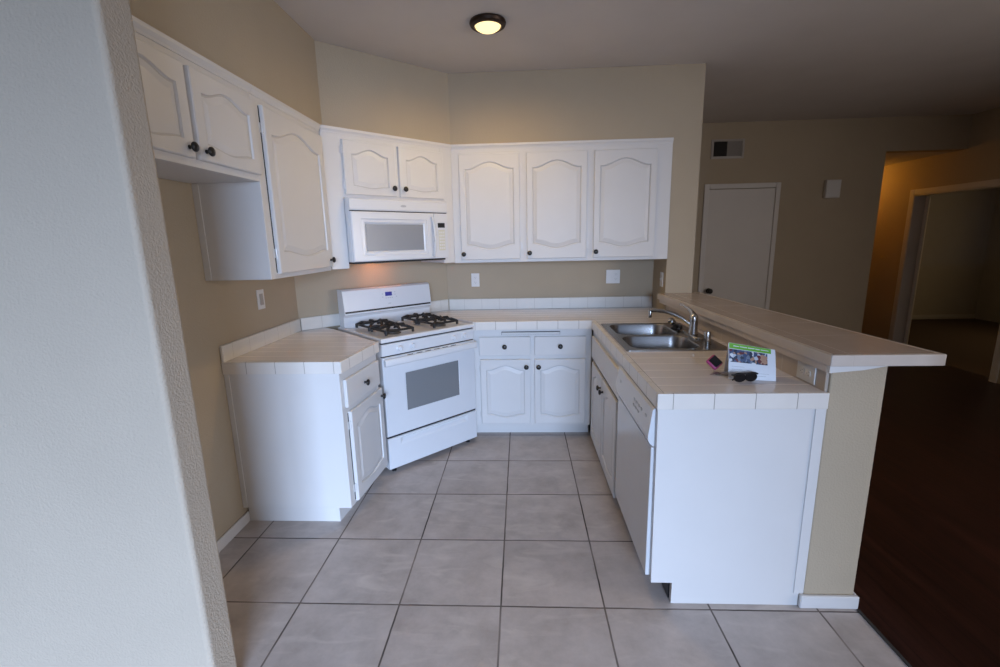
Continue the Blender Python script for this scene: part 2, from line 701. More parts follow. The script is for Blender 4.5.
# walls of the dining end behind the camera
bm = BM()
box(bm, (-3.72, -4.2, 0), (-3.601, -.35, CEIL))
struct('wall_dining', bm, 'tan_wall')
bm = BM()
WX0, WX1, WZ1 = -1.3, 1.45, 2.25
for a, b in (((-3.6, -4.32, 0), (WX0, -4.201, CEIL)), ((WX1, -4.32, 0), (4.87, -4.201, CEIL)), ((WX0, -4.32, WZ1), (WX1, -4.201, CEIL)), ((WX0, -4.32, 0), (WX1, -4.201, .08))):
    box(bm, a, b)
struct('wall_south', bm, 'tan_wall')
w = BM()
xm = (WX0 + WX1) / 2
for a, b in (((WX0, -4.26, .08), (WX0 + .05, -4.20, WZ1)), ((WX1 - .05, -4.26, .08), (WX1, -4.20, WZ1)), ((xm - .03, -4.26, .13), (xm + .03, -4.20, WZ1 - .05)), ((WX0 + .05, -4.26, .08), (WX1 - .05, -4.20, .13)), ((WX0 + .05, -4.26, WZ1 - .05), (WX1 - .05, -4.20, WZ1))):
    box(w, a, b)
struct('window_1', w, 'trim_white')
w = BM()
for a, b in (((XW + .02, -2.35, .85), (XW + .08, -2.30, 2.15)), ((XW + .02, -.50, .85), (XW + .08, -.45, 2.15)), ((XW + .02, -1.42, .90), (XW + .08, -1.38, 2.10)), ((XW + .02, -2.30, .85), (XW + .08, -.50, .90)), ((XW + .02, -2.30, 2.10), (XW + .08, -.50, 2.15))):
    box(w, a, b)
struct('added_window', w, 'trim_white')  # unseen window frame, added to go with the living room fill light
# wall between the dining nook and the living room, ending just outside the view
bm = BM()
box(bm, (1.50, -4.2, 0), (1.62, -1.0, CEIL - .001), .006, 2)
struct('wall_nook', bm, 'tan_wall')

# living room far wall with its door, the hall beside it
bm = BM()
box(bm, (XP1 + .001, YF, 0), (2.195, YF + .12, CEIL))
box(bm, (2.917, YF, 0), (4.04, YF + .12, CEIL))
box(bm, (2.195, YF, 2.02), (2.917, YF + .12, CEIL))
box(bm, (4.04, YF, 2.365), (XW - .001, YF + .12, CEIL))
struct('wall_living_far', bm, 'tan_wall')
bm = BM()
box(bm, (XP1 - .12, YB + .121, 0), (XP1, YF + .12, CEIL))
struct('wall_living_west', bm, 'tan_wall')
bm = BM()
box(bm, (3.92, YF + .121, 0), (4.04, 7.2, 2.364))
struct('wall_hall_west', bm, 'tan_wall')
bm = BM()
box(bm, (4.041, 7.2, 0), (8.15, 7.32, 2.5))
struct('wall_hall_end', bm, 'tan_wall')
DY0, DY1 = 3.02, 4.30      # wide bedroom doorway in the wall x = XW
bm = BM()
for a, b in (((XW, -4.2, 0), (XW + .12, -2.35, CEIL)), ((XW, -.45, 0), (XW + .12, DY0, CEIL)), ((XW, -2.35, 0), (XW + .12, -.45, .85)), ((XW, -2.35, 2.15), (XW + .12, -.45, CEIL))):
    box(bm, a, b)
box(bm, (XW, DY1, 0), (XW + .12, 7.2, CEIL))
box(bm, (XW, DY0, 1.95), (XW + .12, DY1, CEIL))
struct('wall_east', bm, 'tan_wall')
bm = BM()
box(bm, (4.991, 6.62, 0), (8.05, 6.74, 2.43))
struct('wall_bedroom', bm, 'plain_white_wall')
bm = BM()
box(bm, (8.051, 1.5, 0), (8.17, 6.74, 2.43))
struct('wall_bedroom_east', bm, 'plain_white_wall')
bm = BM()
box(bm, (4.991, 1.38, 0), (8.17, 1.499, 2.43))
struct('wall_bedroom_south', bm, 'plain_white_wall')

# skirting
bm = BM()
box(bm, (XL + .0005, -.349, 0.0005), (XL + .014, .579, .062), .004)
struct('baseboard_left', bm, 'trim_white')
bm = BM()
box(bm, (1.226, .012, 0.0005), (1.459, .0295, .058), .004)
box(bm, (XP1 + .0005, .0296, 0.0005), (XP1 + .013, 1.95, .058), .003)
struct('baseboard_peninsula', bm, 'trim_white')
bm = BM()
box(bm, (2.99, YF - .014, 0.0005), (4.04, YF - .0005, .07), .003)
struct('baseboard_far', bm, 'trim_white')
bm = BM()
box(bm, (4.995, 6.604, 0.0005), (8.045, 6.6195, .075), .003)
struct('baseboard_bedroom', bm, 'trim_white')
# metal strip where the tile meets the wood
bm = BM()
box(bm, (1.449, -4.19, .0005), (1.463, .0115, .004), .001)
struct('trim_1', bm, 'dark_gap')


# living room door
dr = BM()
box(dr, (2.1962, YF - .003, .008), (2.9158, YF + .04, 2.016), .001)
d1 = struct('door_1', dr, 'door_white')
kb = BM()
lathe(kb, [(.030, 0), (.030, .006), (.012, .010), (.011, .035), (.026, .042), (.030, .055), (.024, .068), (0, .072)], 24, Matrix.Translation((2.262, YF - .0035, .893)) @ ROT_OUT)
obj('door_knob', kb, 'black_knob', d1, smooth=True, label='dark round door knob')
cs = BM()
for a, b in (((2.143, YF - .015, 0), (2.197, YF - .0005, 2.075)), ((2.915, YF - .015, 0), (2.965, YF - .0005, 2.075)), ((2.1975, YF - .015, 2.022), (2.9145, YF - .0005, 2.075))):
    box(cs, a, b, .004)
struct('trim_2', cs, 'door_white')
# bedroom doorway casing and jambs
cs = BM()
for a, b in (((XW - .015, DY1, 0), (XW - .0005, DY1 + .06, 2.01)), ((XW - .015, DY0 - .06, 0), (XW - .0005, DY0, 2.01)), ((XW - .015, DY0, 1.95), (XW - .0005, DY1, 2.01)),
             ((XW - .014, DY1 - .015, 0), (XW + .13, DY1 - .0005, 1.949)), ((XW - .014, DY0 + .0005, 0), (XW + .13, DY0 + .015, 1.949)), ((XW - .014, DY0 + .016, 1.934), (XW + .13, DY1 - .016, 1.949))):
    box(cs, a, b, .003)
struct('trim_3', cs, 'door_white')
# the bedroom door stands folded back against the jamb: only its edge shows
bm = BM()
box(bm, (.0, .0, .01), (.72, .035, 1.93), .003)
o = struct('door_2', bm, 'door_white')
o.location = (5.0, 4.237, 0)
o.rotation_euler = (0, 0, math.radians(49.6))

# ------------------------------------------------------------------ UPPER CABINETS
ZB, ZT = 1.345, 2.217
FX = -1.11           # face of the left uppers

# short pair over the refrigerator alcove: local x = +Y, local y = -X
r = thing('wall_cabinet', 'short white two-door wall cabinet over the empty refrigerator alcove', 'cabinet', (FX, -.346, 1.80), PI / 2)
bm = BM()
box(bm, (0, 0, 0), (.868, .3295, ZT - 1.80), .002)
obj('body', bm, 'cabinet_white', r)
door(r, .012, .425, .028, .352, (.395, .062), -1, arch_top=.035, arch_bot=.018, stile=.050, top=.078, bot=.060)
door(r, .450, .862, .028, .352, (.486, .062), 1, arch_top=.035, arch_bot=.018, stile=.050, top=.078, bot=.060)
cr = crown(r, [(0, 0), (.868, 0)])
cr.location.z = -1.80

r = thing('wall_cabinet', 'tall white single-door wall cabinet on the left wall beside the alcove', 'cabinet', (FX, .524, ZB), PI / 2)
bm = BM()
prism(bm, [(0, 0), (.716, 0), (.716, .02), (.85, .3295), (0, .3295)], 0, ZT - ZB, .002, 1)
obj('body', bm, 'cabinet_white', r)
bm = BM()
box(bm, (-.004, .298, 0), (-.0005, .3295, 1.80 - ZB - .002), .001)
obj('scribe_strip', bm, 'cabinet_white', r)
door(r, .062, .700, .024, .805, (.672, .068), -1, arch_top=.056, arch_bot=.03, stile=.052, top=.118, bot=.105)
bm = BM()
box(bm, (.054, -.0012, .03), (.0615, -.0002, .80))
obj('shadow_gap', bm, 'dark_gap', r, label='dark gap at the hinged edge of the door')
cr = crown(r, [(0, 0), (.716, 0)])
cr.location.z = -ZB

# diagonal unit over the microwave; local x runs along the diagonal
DG = (FX, 1.25, 0)
r = thing('wall_cabinet', 'white corner wall cabinet with two short doors above the microwave', 'cabinet', (FX + .001, 1.25, 0), PI / 4)
bm = BM()
prism(bm, [(.004, 0), (.982, 0), (.982 + .10, .10), (.98, .325), (.05, .325), (-.06, .06)], 1.802, ZT, .0015, 1)
box(bm, (.002, -.0012, 1.35), (.116, .018, 2.19), .0005)
box(bm, (.880, -.0012, 1.35), (.9815, .018, 2.19), .0005)
box(bm, (.098, .0185, 1.352), (.116, .325, 1.8), .001)
box(bm, (.880, .0185, 1.352), (.898, .325, 1.8), .001)
obj('body', bm, 'cabinet_white', r)
door(r, .128, .497, 1.820, 2.152, (.470, 1.873), -1, arch_top=.036, arch_bot=.012, stile=.055, top=.082, bot=.052)
door(r, .524, .893, 1.820, 2.152, (.556, 1.873), 1, arch_top=.036, arch_bot=.012, stile=.055, top=.082, bot=.052)
crown(r, [(.002, -.001), (.9825, -.001)])

# back unit with three doors
r = thing('wall_cabinet', 'white three-door wall cabinet on the back wall right of the microwave', 'cabinet', (-.41, 1.945, 0), 0)
bm = BM()
prism(bm, [(-.0035, 0), (1.632, 0), (1.632, .353), (-.03, .353), (-.10, .28), (-.0035, .02)], ZB, ZT, .0008, 1)
obj('body', bm, 'cabinet_white', r)
for x0, x1 in ((.052, .508), (.560, 1.012), (1.064, 1.522)):
    door(r, x0, x1, 1.368, 2.148, (x0 + .020, 1.412), 1, arch_top=.050, arch_bot=.036, stile=.043, top=.108, bot=.112)
crown(r, [(-.002, 0), (1.632, 0)])

# ------------------------------------------------------------------ MICROWAVE
r = thing('microwave', 'white over-the-range microwave oven with grey window above the stove', 'microwave', (FX, 1.25, 1.378), PI / 4)
MX0, MX1 = .121, .876
bm = BM()
box(bm, (MX0, -.050, .012), (MX1, .31, .4225), .004, 2)
obj('body', bm, 'appliance_white', r)
bm = BM()
box(bm, (MX0 + .012, -.044, 0), (MX1 - .012, .30, .0115), .002)
u = obj('underside', bm, 'dark_gap', r, label='dark underside panel')
bm = BM()
lathe(bm, [(.028, 0), (.028, -.003), (0, -.004)], 16, Matrix.Translation((.46, .20, -.0005)))
obj('lamp_lens', bm, 'small_bulb', u, label='small glowing cooktop lamp')
bm = BM()
extrude_profile(bm, [(-.0505, .342), (-.0505, .4215), (-.060, .4215), (-.070, .410), (-.070, .350), (-.066, .342)], 'x', MX0, MX1)
vg = obj('vent_grille', bm, 'appliance_white', r)
bm = BM()
lathe(bm, [(.022, 0), (.022, .0012), (0, .0015)], 20, Matrix.Translation((.510, -.0701, .377)) @ ROT_OUT @ Matrix.Diagonal((1, .36, 1, 1)))
obj('emblem', bm, 'print_grey', vg, label='small grey oval emblem')
bm = BM()
box(bm, (MX0 + .002, -.064, .3362), (MX1 - .002, -.0505, .3412))
obj('seam', bm, 'dark_gap', r, label='dark seam under the vent')
# door: slab with raised window surround
dbm = BM()
DX1 = .752


def rect_loop(bm, x0, x1, z0, z1, y):
    return [bm.verts.new(p) for p in ((x0, y, z0), (x1, y, z0), (x1, y, z1), (x0, y, z1))]


def loops_mesh(bm, Ls, cap=True):
    for A, B in zip(Ls, Ls[1:]):
        n = len(A)
        for k in range(n):
            bm.faces.new([A[k], A[(k + 1) % n], B[(k + 1) % n], B[k]])
    if cap:
        bm.faces.new(Ls[-1])
        bm.faces.new(Ls[0][::-1])
    return bm


wx0, wx1, wz0, wz1 = .2215, .664, .080, .255
loops_mesh(dbm, [rect_loop(dbm, MX0 + .002, DX1, .014, .335, -.0505), rect_loop(dbm, MX0 + .002, DX1, .014, .335, -.068),
                 rect_loop(dbm, MX0 + .008, DX1 - .004, .020, .329, -.073),
                 rect_loop(dbm, wx0 - .036, wx1 + .030, wz0 - .030, wz1 + .034, -.073),
                 rect_loop(dbm, wx0 - .032, wx1 + .026, wz0 - .026, wz1 + .030, -.069),
                 rect_loop(dbm, wx0 - .012, wx1 + .010, wz0 - .010, wz1 + .012, -.070),
                 rect_loop(dbm, wx0, wx1, wz0, wz1, -.062)])
md = obj('door', dbm, 'appliance_white', r)
bm = BM()
box(bm, (wx0 + .0005, -.0655, wz0 + .0005), (wx1 - .0005, -.0622, wz1 - .0005))
obj('window', bm, 'microwave_glass', md, label='grey see-through window')
bm = BM()
tube(bm, curve_pts([(.737, -.072, .030), (.737, -.092, .060), (.737, -.104, .16), (.737, -.092, .275), (.737, -.072, .310)], 6), [.010] * 25, 10)
obj('handle', bm, 'appliance_white', md, smooth=True)
bm = BM()
box(bm, (DX1 + .002, -.072, .014), (MX1 - .002, -.0505, .335), .003, 2)
cp = obj('control_panel', bm, 'appliance_white', r)
bm = BM()
box(bm, (.786, -.0737, .234), (.848, -.0722, .268), .0005)
obj('display', bm, 'black_plastic', cp, label='black display')
bm = BM()
box(bm, (.790, -.0733, .070), (.846, -.0722, .218), .0005)
kp = obj('keypad', bm, 'keypad_cream', cp, label='cream keypad')
for i in range(6):
    for j in range(3):
        bm = BM()
        box(bm, (.795 + j * .0165, -.0738, .080 + i * .0225), (.795 + j * .0165 + .0125, -.0734, .080 + i * .0225 + .014))
        obj('button', bm, 'plate_white', kp)

# ------------------------------------------------------------------ STOVE (same diagonal frame)
r = thing('stove', 'white gas range with black grates set across the kitchen corner', 'stove', (FX, 1.25, 0), PI / 4)
SX0, SX1 = .120, .866
SF = -.355
bm = BM()
box(bm, (SX0 + .004, SF + .035, .032), (SX1 - .004, .285, .893), .003)
obj('body', bm, 'appliance_white', r)
# cooktop: rim round a shallow recess
ct = BM()
loops_mesh(ct, [rect_loop(ct, SX0, SX1, 0, 1, 0)], False) if False else None
x0, x1, y0, y1 = SX0, SX1, SF, .285


def flat_loop(bm, x0, x1, y0, y1, z):
    return [bm.verts.new(p) for p in ((x0, y0, z), (x1, y0, z), (x1, y1, z), (x0, y1, z))]


loops_mesh(ct, [flat_loop(ct, x0 + .004, x1 - .004, y0 + .004, y1, .8935), flat_loop(ct, x0, x1, y0, y1, .897), flat_loop(ct, x0, x1, y0, y1, .914),
                flat_loop(ct, x0 + .006, x1 - .006, y0 + .006, y1 - .002, .921), flat_loop(ct, x0 + .022, x1 - .022, y0 + .040, y1 - .02, .921),
                flat_loop(ct, x0 + .034, x1 - .034, y0 + .052, y1 - .03, .913)])
ck = obj('cooktop', ct, 'appliance_white', r)
# two long cast-iron grates, each over a front and a rear burner
for gx in (.300, .672):
    for by in (-.180, .050):
        b_ = BM()
        lathe(b_, [(.058, .9133), (.058, .917), (.046, .921), (.046, .926), (0, .927)], 24, Matrix.Translation((gx, by, 0)))
        bo = obj('burner', b_, 'burner_grey', ck, smooth='auto')
        c_ = BM()
        lathe(c_, [(.036, .9272), (.038, .931), (.036, .936), (0, .938)], 24, Matrix.Translation((gx, by, 0)))
        obj('burner_cap', c_, 'black_iron', bo, smooth='auto')
        # grate: square ring with fingers and feet round this burner
        g = BM()
        hw, hd, zt = .100, .098, .960
        ring = [(gx - hw, by - hd), (gx + hw, by - hd), (gx + hw, by + hd), (gx - hw, by + hd)]
        for i in range(4):
            a, b2 = ring[i], ring[(i + 1) % 4]
            tube(g, [(a[0], a[1], zt - .012), (b2[0], b2[1], zt - .012)], .0080, 8)
        for a in ring:
            tube(g, [(a[0], a[1], .9225), (a[0], a[1], zt - .008)], .0095, 8)
        for dx, dy in ((1, 0), (-1, 0), (0, 1), (0, -1)):
            ex, ey = gx + dx * hw, by + dy * hd
            ix, iy = gx + dx * .030, by + dy * .030
            tube(g, [(ex, ey, zt - .012), (ex - dx * .014, ey - dy * .014, zt + .004), (ix + dx * .02, iy + dy * .02, zt + .006), (ix, iy, zt - .004)], [.0085, .0105, .0105, .0075], 8)
        for sx in (-1, 1):
            for sy in (-1, 1):
                tube(g, [(gx + sx * hw, by + sy * hd, zt - .012), (gx + sx * hw * .72, by + sy * hd * .72, zt + .003), (gx + sx * .042, by + sy * .042, zt + .002)], [.0075, .0085, .0065], 8)
        obj('grate', g, 'black_iron', ck, smooth='auto', label='black cast-iron grate')
# backguard
bm = BM()
extrude_profile(bm, [(.286, .894), (.286, 1.190), (.226, 1.192), (.205, 1.180), (.186, 1.028), (.186, 1.012), (.200, 1.006), (.212, .990), (.212, .894)], 'x', SX0 + .018, SX1)
bg = obj('backguard', bm, 'appliance_white', r)


def on_guard(s0, s1, z0, z1, t):
    """thin slab lying on the sloped front of the backguard"""
    def y(z):
        return .186 + (z - 1.028) * (.019 / .152)
    b = BM()
    P = []
    for z in (z0, z1):
        for s in (s0, s1):
            P.append((s, y(z), z))
    lo = [b.verts.new((p[0], p[1] - .0003, p[2])) for p in (P[0], P[1], P[3], P[2])]
    hi = [b.verts.new((p[0], p[1] - .0003 - t, p[2])) for p in (P[0], P[1], P[3], P[2])]
    loops_mesh(b, [lo, hi])
    return b


obj('trim_strip', on_guard(SX0 + .022, SX1 - .008, 1.024, 1.036, .002), 'black_strip', bg, label='thin black strip along the bottom of the backguard')
cpn = obj('control_panel', on_guard(.425, .575, 1.085, 1.165, .001), 'appliance_white', bg)
dp = BM()
obj('display', on_guard(.468, .524, 1.120, 1.150, .0022), 'blue_digits', cpn, label='small blue clock display')
for s, z in ((.440, 1.135), (.440, 1.112), (.545, 1.143), (.545, 1.125), (.556, 1.108), (.468, 1.103), (.485, 1.103), (.502, 1.103), (.519, 1.103)):
    obj('button', on_guard(s, s + .010, z, z + .005, .0018), 'print_grey', cpn)
obj('emblem', on_guard(.486, .508, 1.062, 1.067, .0012), 'print_grey', bg, label='tiny grey maker mark')
# front: knob panel, oven door, drawer
bm = BM()
extrude_profile(bm, [(SF + .034, .806), (SF + .034, .884), (SF + .006, .884), (SF + .001, .878), (SF + .006, .808)], 'x', SX0 + .002, SX1 - .002)
kpn = obj('knob_panel', bm, 'appliance_white', r)
for s in (.247, .345, .677, .773):
    k_ = BM()
    T_ = Matrix.Translation((s, SF + .0025, .846)) @ ROT_OUT
    lathe(k_, [(.020, 0), (.020, .004), (.0165, .006), (.0155, .020), (.013, .022), (0, .022)], 24, T_)
    box(k_, (s - .0035, SF - .028, .831), (s + .0035, SF - .019, .861), .002)
    obj('control_knob', k_, 'appliance_white', kpn, smooth='auto')
for z0, z1 in ((.8855, .8925), (.7995, .8055), (.2545, .2665)):
    bm = BM()
    box(bm, (SX0 + .004, SF + .013, z0), (SX1 - .004, SF + .030, z1))
    obj('dark_seam', bm, 'black_strip', r, label='thin black seam between the front panels')
od = BM()
ox0, ox1, oz0, oz1 = .280, .712, .416, .674
loops_mesh(od, [rect_loop(od, SX0 + .001, SX1 - .001, .267, .799, SF + .034), rect_loop(od, SX0 + .001, SX1 - .001, .267, .799, SF + .006),
                rect_loop(od, SX0 + .006, SX1 - .006, .272, .794, SF), rect_loop(od, ox0 - .004, ox1 + .004, oz0 - .004, oz1 + .004, SF), rect_loop(od, ox0, ox1, oz0, oz1, SF + .003)])
odo = obj('oven_door', od, 'appliance_white', r)
bm = BM()
box(bm, (ox0 + .0005, SF + .0005, oz0 + .0005), (ox1 - .0005, SF + .0028, oz1 - .0005))
obj('window', bm, 'oven_glass', odo, label='dark grey glass window')
bm = BM()
extrude_profile(bm, [(SF - .028, .744), (SF - .034, .752), (SF - .034, .780), (SF - .028, .790), (SF - .018, .792), (SF - .012, .784), (SF - .014, .748)], 'x', SX0 + .004, SX1 - .004)
for s in (SX0 + .006, SX1 - .036):
    box(bm, (s, SF - .022, .752), (s + .030, SF - .0005, .785), .003)
obj('handle', bm, 'appliance_white', odo, smooth='auto')
for s in (.30, .37, .44, .51, .58, .65):
    b = BM()
    box(b, (s, SF - .0008, .789), (s + .045, SF - .0002, .793))
    obj('vent_slot', b, 'dark_gap', odo)
bm = BM()
loops_mesh(bm, [rect_loop(bm, SX0 + .001, SX1 - .001, .038, .254, SF + .034), rect_loop(bm, SX0 + .001, SX1 - .001, .038, .254, SF + .006), rect_loop(bm, SX0 + .006, SX1 - .006, .042, .250, SF),
                rect_loop(bm, SX0 + .09, SX1 - .09, .195, .242, SF), rect_loop(bm, SX0 + .11, SX1 - .11, .215, .236, SF + .008)])
obj('drawer', bm, 'appliance_white', r)
for s in (SX0 + .035, SX1 - .075):
    for y_ in (SF + .052, .22):
        b = BM()
        lathe(b, [(.016, .0005), (.016, .010), (.010, .014), (.010, .0315)], 14, Matrix.Translation((s + .02, y_, 0)))
        obj('foot', b, 'black_plastic', r, smooth='auto', label='short black foot')

# ------------------------------------------------------------------ BASE CABINETS
ZC = .861            # top of the base cabinets

# left base cabinet: its face is turned a little towards the stove
LB0, LB1 = Vector((-.835, .556)), Vector((-.788, 1.012))
ang = math.atan2(LB1.y - LB0.y, LB1.x - LB0.x)
Lw = (LB1 - LB0).length
r = thing('base_cabinet', 'white base cabinet with one drawer and one door left of the stove', 'cabinet', (LB0.x, LB0.y, 0), ang)
inv = Matrix.Rotation(-ang, 2)


def loc2(p):
    return tuple(inv @ (Vector(p) - LB0))


bm = BM()
prism(bm, [loc2(p) for p in (LB0, LB1, (-1.158, 1.375), (-1.30, 1.505), (-1.424, 1.38), (-1.4385, .556))], .098, ZC, .0015, 1)
obj('body', bm, 'cabinet_white', r)
bm = BM()
prism(bm, [loc2(p) for p in ((-.915, .582), (-.868, 1.012), (-1.15, 1.30), (-1.40, 1.30), (-1.43, .582))], .0005, .0975)
obj('toe_kick', bm, 'cabinet_white', r)
bm = BM()
prism(bm, [loc2(p) for p in ((-1.438, .551), (-1.414, .551), (-1.414, .5555), (-1.438, .5555))], .10, ZC)
obj('scribe_strip', bm, 'cabinet_white', r)
drawer(r, .030, Lw - .012, .662, .815)
door(r, .056, Lw + .010, .112, .632, (Lw - .014, .585), -1, arch_top=.035, arch_bot=.02, stile=.048, top=.088, bot=.075)
bm = BM()
box(bm, (.048, -.0012, .12), (.0555, -.0002, .625))
obj('shadow_gap', bm, 'dark_gap', r, label='dark gap at the hinged edge of the door')

# back base cabinet
BY = 1.69
r = thing('base_cabinet', 'white base cabinet with two drawers and two arched doors right of the stove', 'cabinet', (-.285, BY, 0), 0)
bm = BM()
prism(bm, [(.0, 0), (.905, 0), (.905, .605), (-.15, .605), (-.265, .49), (-.0, .225)], .100, ZC, .0015, 1)
obj('body', bm, 'cabinet_white', r)
bm = BM()
box(bm, (.0, .088, .0005), (.905, .12, .0995), .001)
obj('toe_kick', bm, 'cabinet_white', r)
for x0, x1 in ((.064, .450), (.480, .862)):
    drawer(r, x0, x1, .660, .805)
door(r, .070, .448, .120, .632, (.418, .575), -1, arch_top=.036, arch_bot=.024, stile=.042, top=.082, bot=.075)
door(r, .480, .862, .120, .632, (.510, .575), 1, arch_top=.036, arch_bot=.024, stile=.042, top=.082, bot=.075)
bm = BM()
box(bm, (.238, -.020, .8225), (.668, -.0032, .8385), .002, 2)
obj('cutting_board', bm, 'cabinet_white', r, label='edge of a pull-out cutting board')
bm = BM()
box(bm, (.235, -.003, .8185), (.671, -.0003, .8425))
obj('shadow_gap', bm, 'dark_gap', r, label='dark slot round the cutting board')

# sink base cabinet: local x = -Y, local y = +X
FXP = .630
r = thing('base_cabinet', 'white sink base cabinet with plain false front over two doors', 'cabinet', (FXP, 1.686, 0), -PI / 2)
SW = 1.686 - .694
bm = BM()
box(bm, (0, 0, .088), (SW, .02, .700), .001)
box(bm, (0, .0005, .7005), (SW, .02, ZC), .001)
box(bm, (SW - .018, .0205, .088), (SW, .60, .70), .001)
box(bm, (0, .0205, .088), (SW - .019, .60, .104), .001)
obj('body', bm, 'cabinet_white', r)
bm = BM()
box(bm, (0, .075, .0005), (SW, .095, .0875), .001)
obj('toe_kick', bm, 'cabinet_white', r)
bm = BM()
box(bm, (.04, -.016, .655), (SW - .004, -.0005, .812), .004, 2)
obj('false_front', bm, 'cabinet_white', r)
bm = BM()
box(bm, (.05, -.006, .634), (SW - .004, -.0002, .6545))
obj('shadow_gap', bm, 'dark_gap', r, label='dark gap under the false front')
door(r, .085, .505, .055, .630, (.470, .555), -1, arch_top=.04, arch_bot=.022, stile=.055, top=.095, bot=.08)
door(r, .520, .945, .055, .630, (.555, .555), 1, arch_top=.04, arch_bot=.022, stile=.055, top=.095, bot=.08)

# dishwasher
r = thing('dishwasher', 'white built-in dishwasher under the peninsula counter', 'dishwasher', (FXP, .686, 0), -PI / 2)
DW = .686 - .056
bm = BM()
box(bm, (.006, .012, .10), (DW - .004, .57, .852), .002)
obj('body', bm, 'appliance_white', r)
bm = BM()
box(bm, (.006, .078, .001), (DW - .004, .10, .0995), .001)
obj('toe_kick', bm, 'black_plastic', r)
bm = BM()
box(bm, (.004, -.022, .112), (DW - .002, .0115, .690), .005, 2)
dd = obj('door', bm, 'appliance_white', r)
bm = BM()
extrude_profile(bm, [(.0115, .694), (.0115, .853), (-.014, .853), (-.022, .845), (-.036, .738), (-.036, .722), (-.028, .706), (-.014, .694)], 'x', .004, DW - .002)
cpd = obj('control_panel', bm, 'appliance_white', r)
for s, z in ((.08, .795), (.36, .80), (.40, .80), (.44, .80), (.48, .80), (.36, .775), (.40, .775), (.44, .775), (.55, .80)):
    yy = -.022 - (.845 - z) * (.014 / .107)
    b = BM()
    box(b, (s, yy - .002, z - .006), (s + .018, yy - .0003, z + .004))
    obj('button', b, 'print_grey', cpd)
bm = BM()
box(bm, (.006, -.006, .8535), (DW - .004, .05, .8605))
obj('shadow_gap', bm, 'dark_gap', r, label='dark gap under the counter edge')

# end panel of the peninsula, with its toe notch and a narrow batten
bm = BM()
extrude_profile(bm, [(.626, .098), (.712, .098), (.712, .0005), (1.244, .0005), (1.244, ZC), (.620, ZC)], 'y', .032, .0545)
ep = obj('end_panel', bm, 'cabinet_white')
tag(ep, 'plain white end panel closing the near end of the peninsula', 'panel')
bm = BM()
box(bm, (1.205, .0285, .0585), (1.244, .0315, ZC), .0008)
obj('batten', bm, 'cabinet_white', ep)

# ------------------------------------------------------------------ COUNTERTOPS
ZT0, ZT1 = .8615, .925
# left piece
r = thing('countertop', 'short tiled countertop on the cabinet left of the stove', 'countertop', (0, 0, 0))
fp = [(XL + .001, .552), (-.816, .548), (-.764, 1.009), (-1.186, 1.430), (-1.262, 1.506), (-1.336, 1.502), (XL + .001, 1.397)]
fp = [(XL + .001, .552), (-.816, .548), (-.764, 1.006), (-1.172, 1.414), (-1.172, 1.664), (XL + .001, 1.397)]
bm = BM()
prism(bm, [(XL + .001, .560), (-.833, .556), (-.783, 1.009), (-1.182, 1.408), (-1.315, 1.5215), (XL + .001, 1.397)], ZT0, ZT1 - .0004)
obj('slab', bm, 'counter_top_tile', r)
bm = BM()
prism(bm, [(XL + .001, .543), (-.815, .539), (-.8325, .5555), (XL + .001, .5595)], ZT0, ZT1, .003)
prism(bm, [(-.8145, .5395), (-.7645, 1.008), (-.7822, 1.0085), (-.832, .556)], ZT0, ZT1, .003)
obj('edge_tile', bm, 'counter_edge_tile', r)
bm = BM()
box(bm, (XL + .001, .545, ZT1), (XL + .016, 1.385, 1.012), .003)
obj('backsplash', bm, 'splash_tile', r)
# diagonal stretch of the left backsplash, built in its own turned frame
bm = BM()
box(bm, (0.008, -.0155, ZT1), (.285, -.001, 1.012), .003)
o = obj('backsplash', bm, 'diagonal_splash_tile', r)
o.location = (XL, 1.40, 0)
o.rotation_euler = (0, 0, PI / 4)

# L-shaped piece: back run and peninsula, with a hole for the sink
r = thing('countertop', 'L-shaped tiled countertop running along the back wall and the peninsula', 'countertop', (0, 0, 0))
SKX0, SKX1, SKY0, SKY1 = .662, 1.172, .712, 1.488     # hole
bm = BM()
prism(bm, [(-.262, 1.672), (.640, 1.672), (.640, SKY1), (SKX0, SKY1), (XP0 - .001, SKY1), (XP0 - .001, 1.951), (XPL - .001, 1.951), (XPL - .001, YB - .001), (-.538, YB - .001), (-.708, 2.118)], ZT0, ZT1 - .0004)
box(bm, (.640, .037, ZT0), (XP0 - .001, SKY0, ZT1 - .0004))
box(bm, (.640, SKY0, ZT0), (SKX0, SKY1, ZT1 - .0004))
box(bm, (SKX1, SKY0, ZT0), (XP0 - .001, SKY1, ZT1 - .0004))
obj('slab', bm, 'counter_top_tile', r)
bm = BM()
box(bm, (.613, .020, ZT0), (XP0 - .002, .0368, ZT1), .004, 2)
box(bm, (.613, .0372, ZT0), (.6395, 1.653, ZT1), .004, 2)
box(bm, (-.262, 1.6535, ZT0), (.6395, 1.6715, ZT1), .004, 2)
obj('edge_tile', bm, 'counter_edge_tile', r)
bm = BM()
box(bm, (-.528, YB - .016, ZT1), (XPL - .002, YB - .001, 1.018), .003)
obj('backsplash', bm, 'splash_tile', r)
bm = BM()
box(bm, (.0, -.0155, ZT1), (.235, -.001, 1.018), .003)
o = obj('backsplash', bm, 'diagonal_splash_tile', r)
o.location = (-.545 - .235 / 2 ** .5 - .0, YB - .004 - .235 / 2 ** .5, 0)
o.rotation_euler = (0, 0, PI / 4)
bm = BM()
box(bm, (XP0 - .0125, .0375, ZT1), (XP0 - .0005, 1.953, 1.006), .001)
obj('backsplash', bm, 'bar_splash_tile', r)

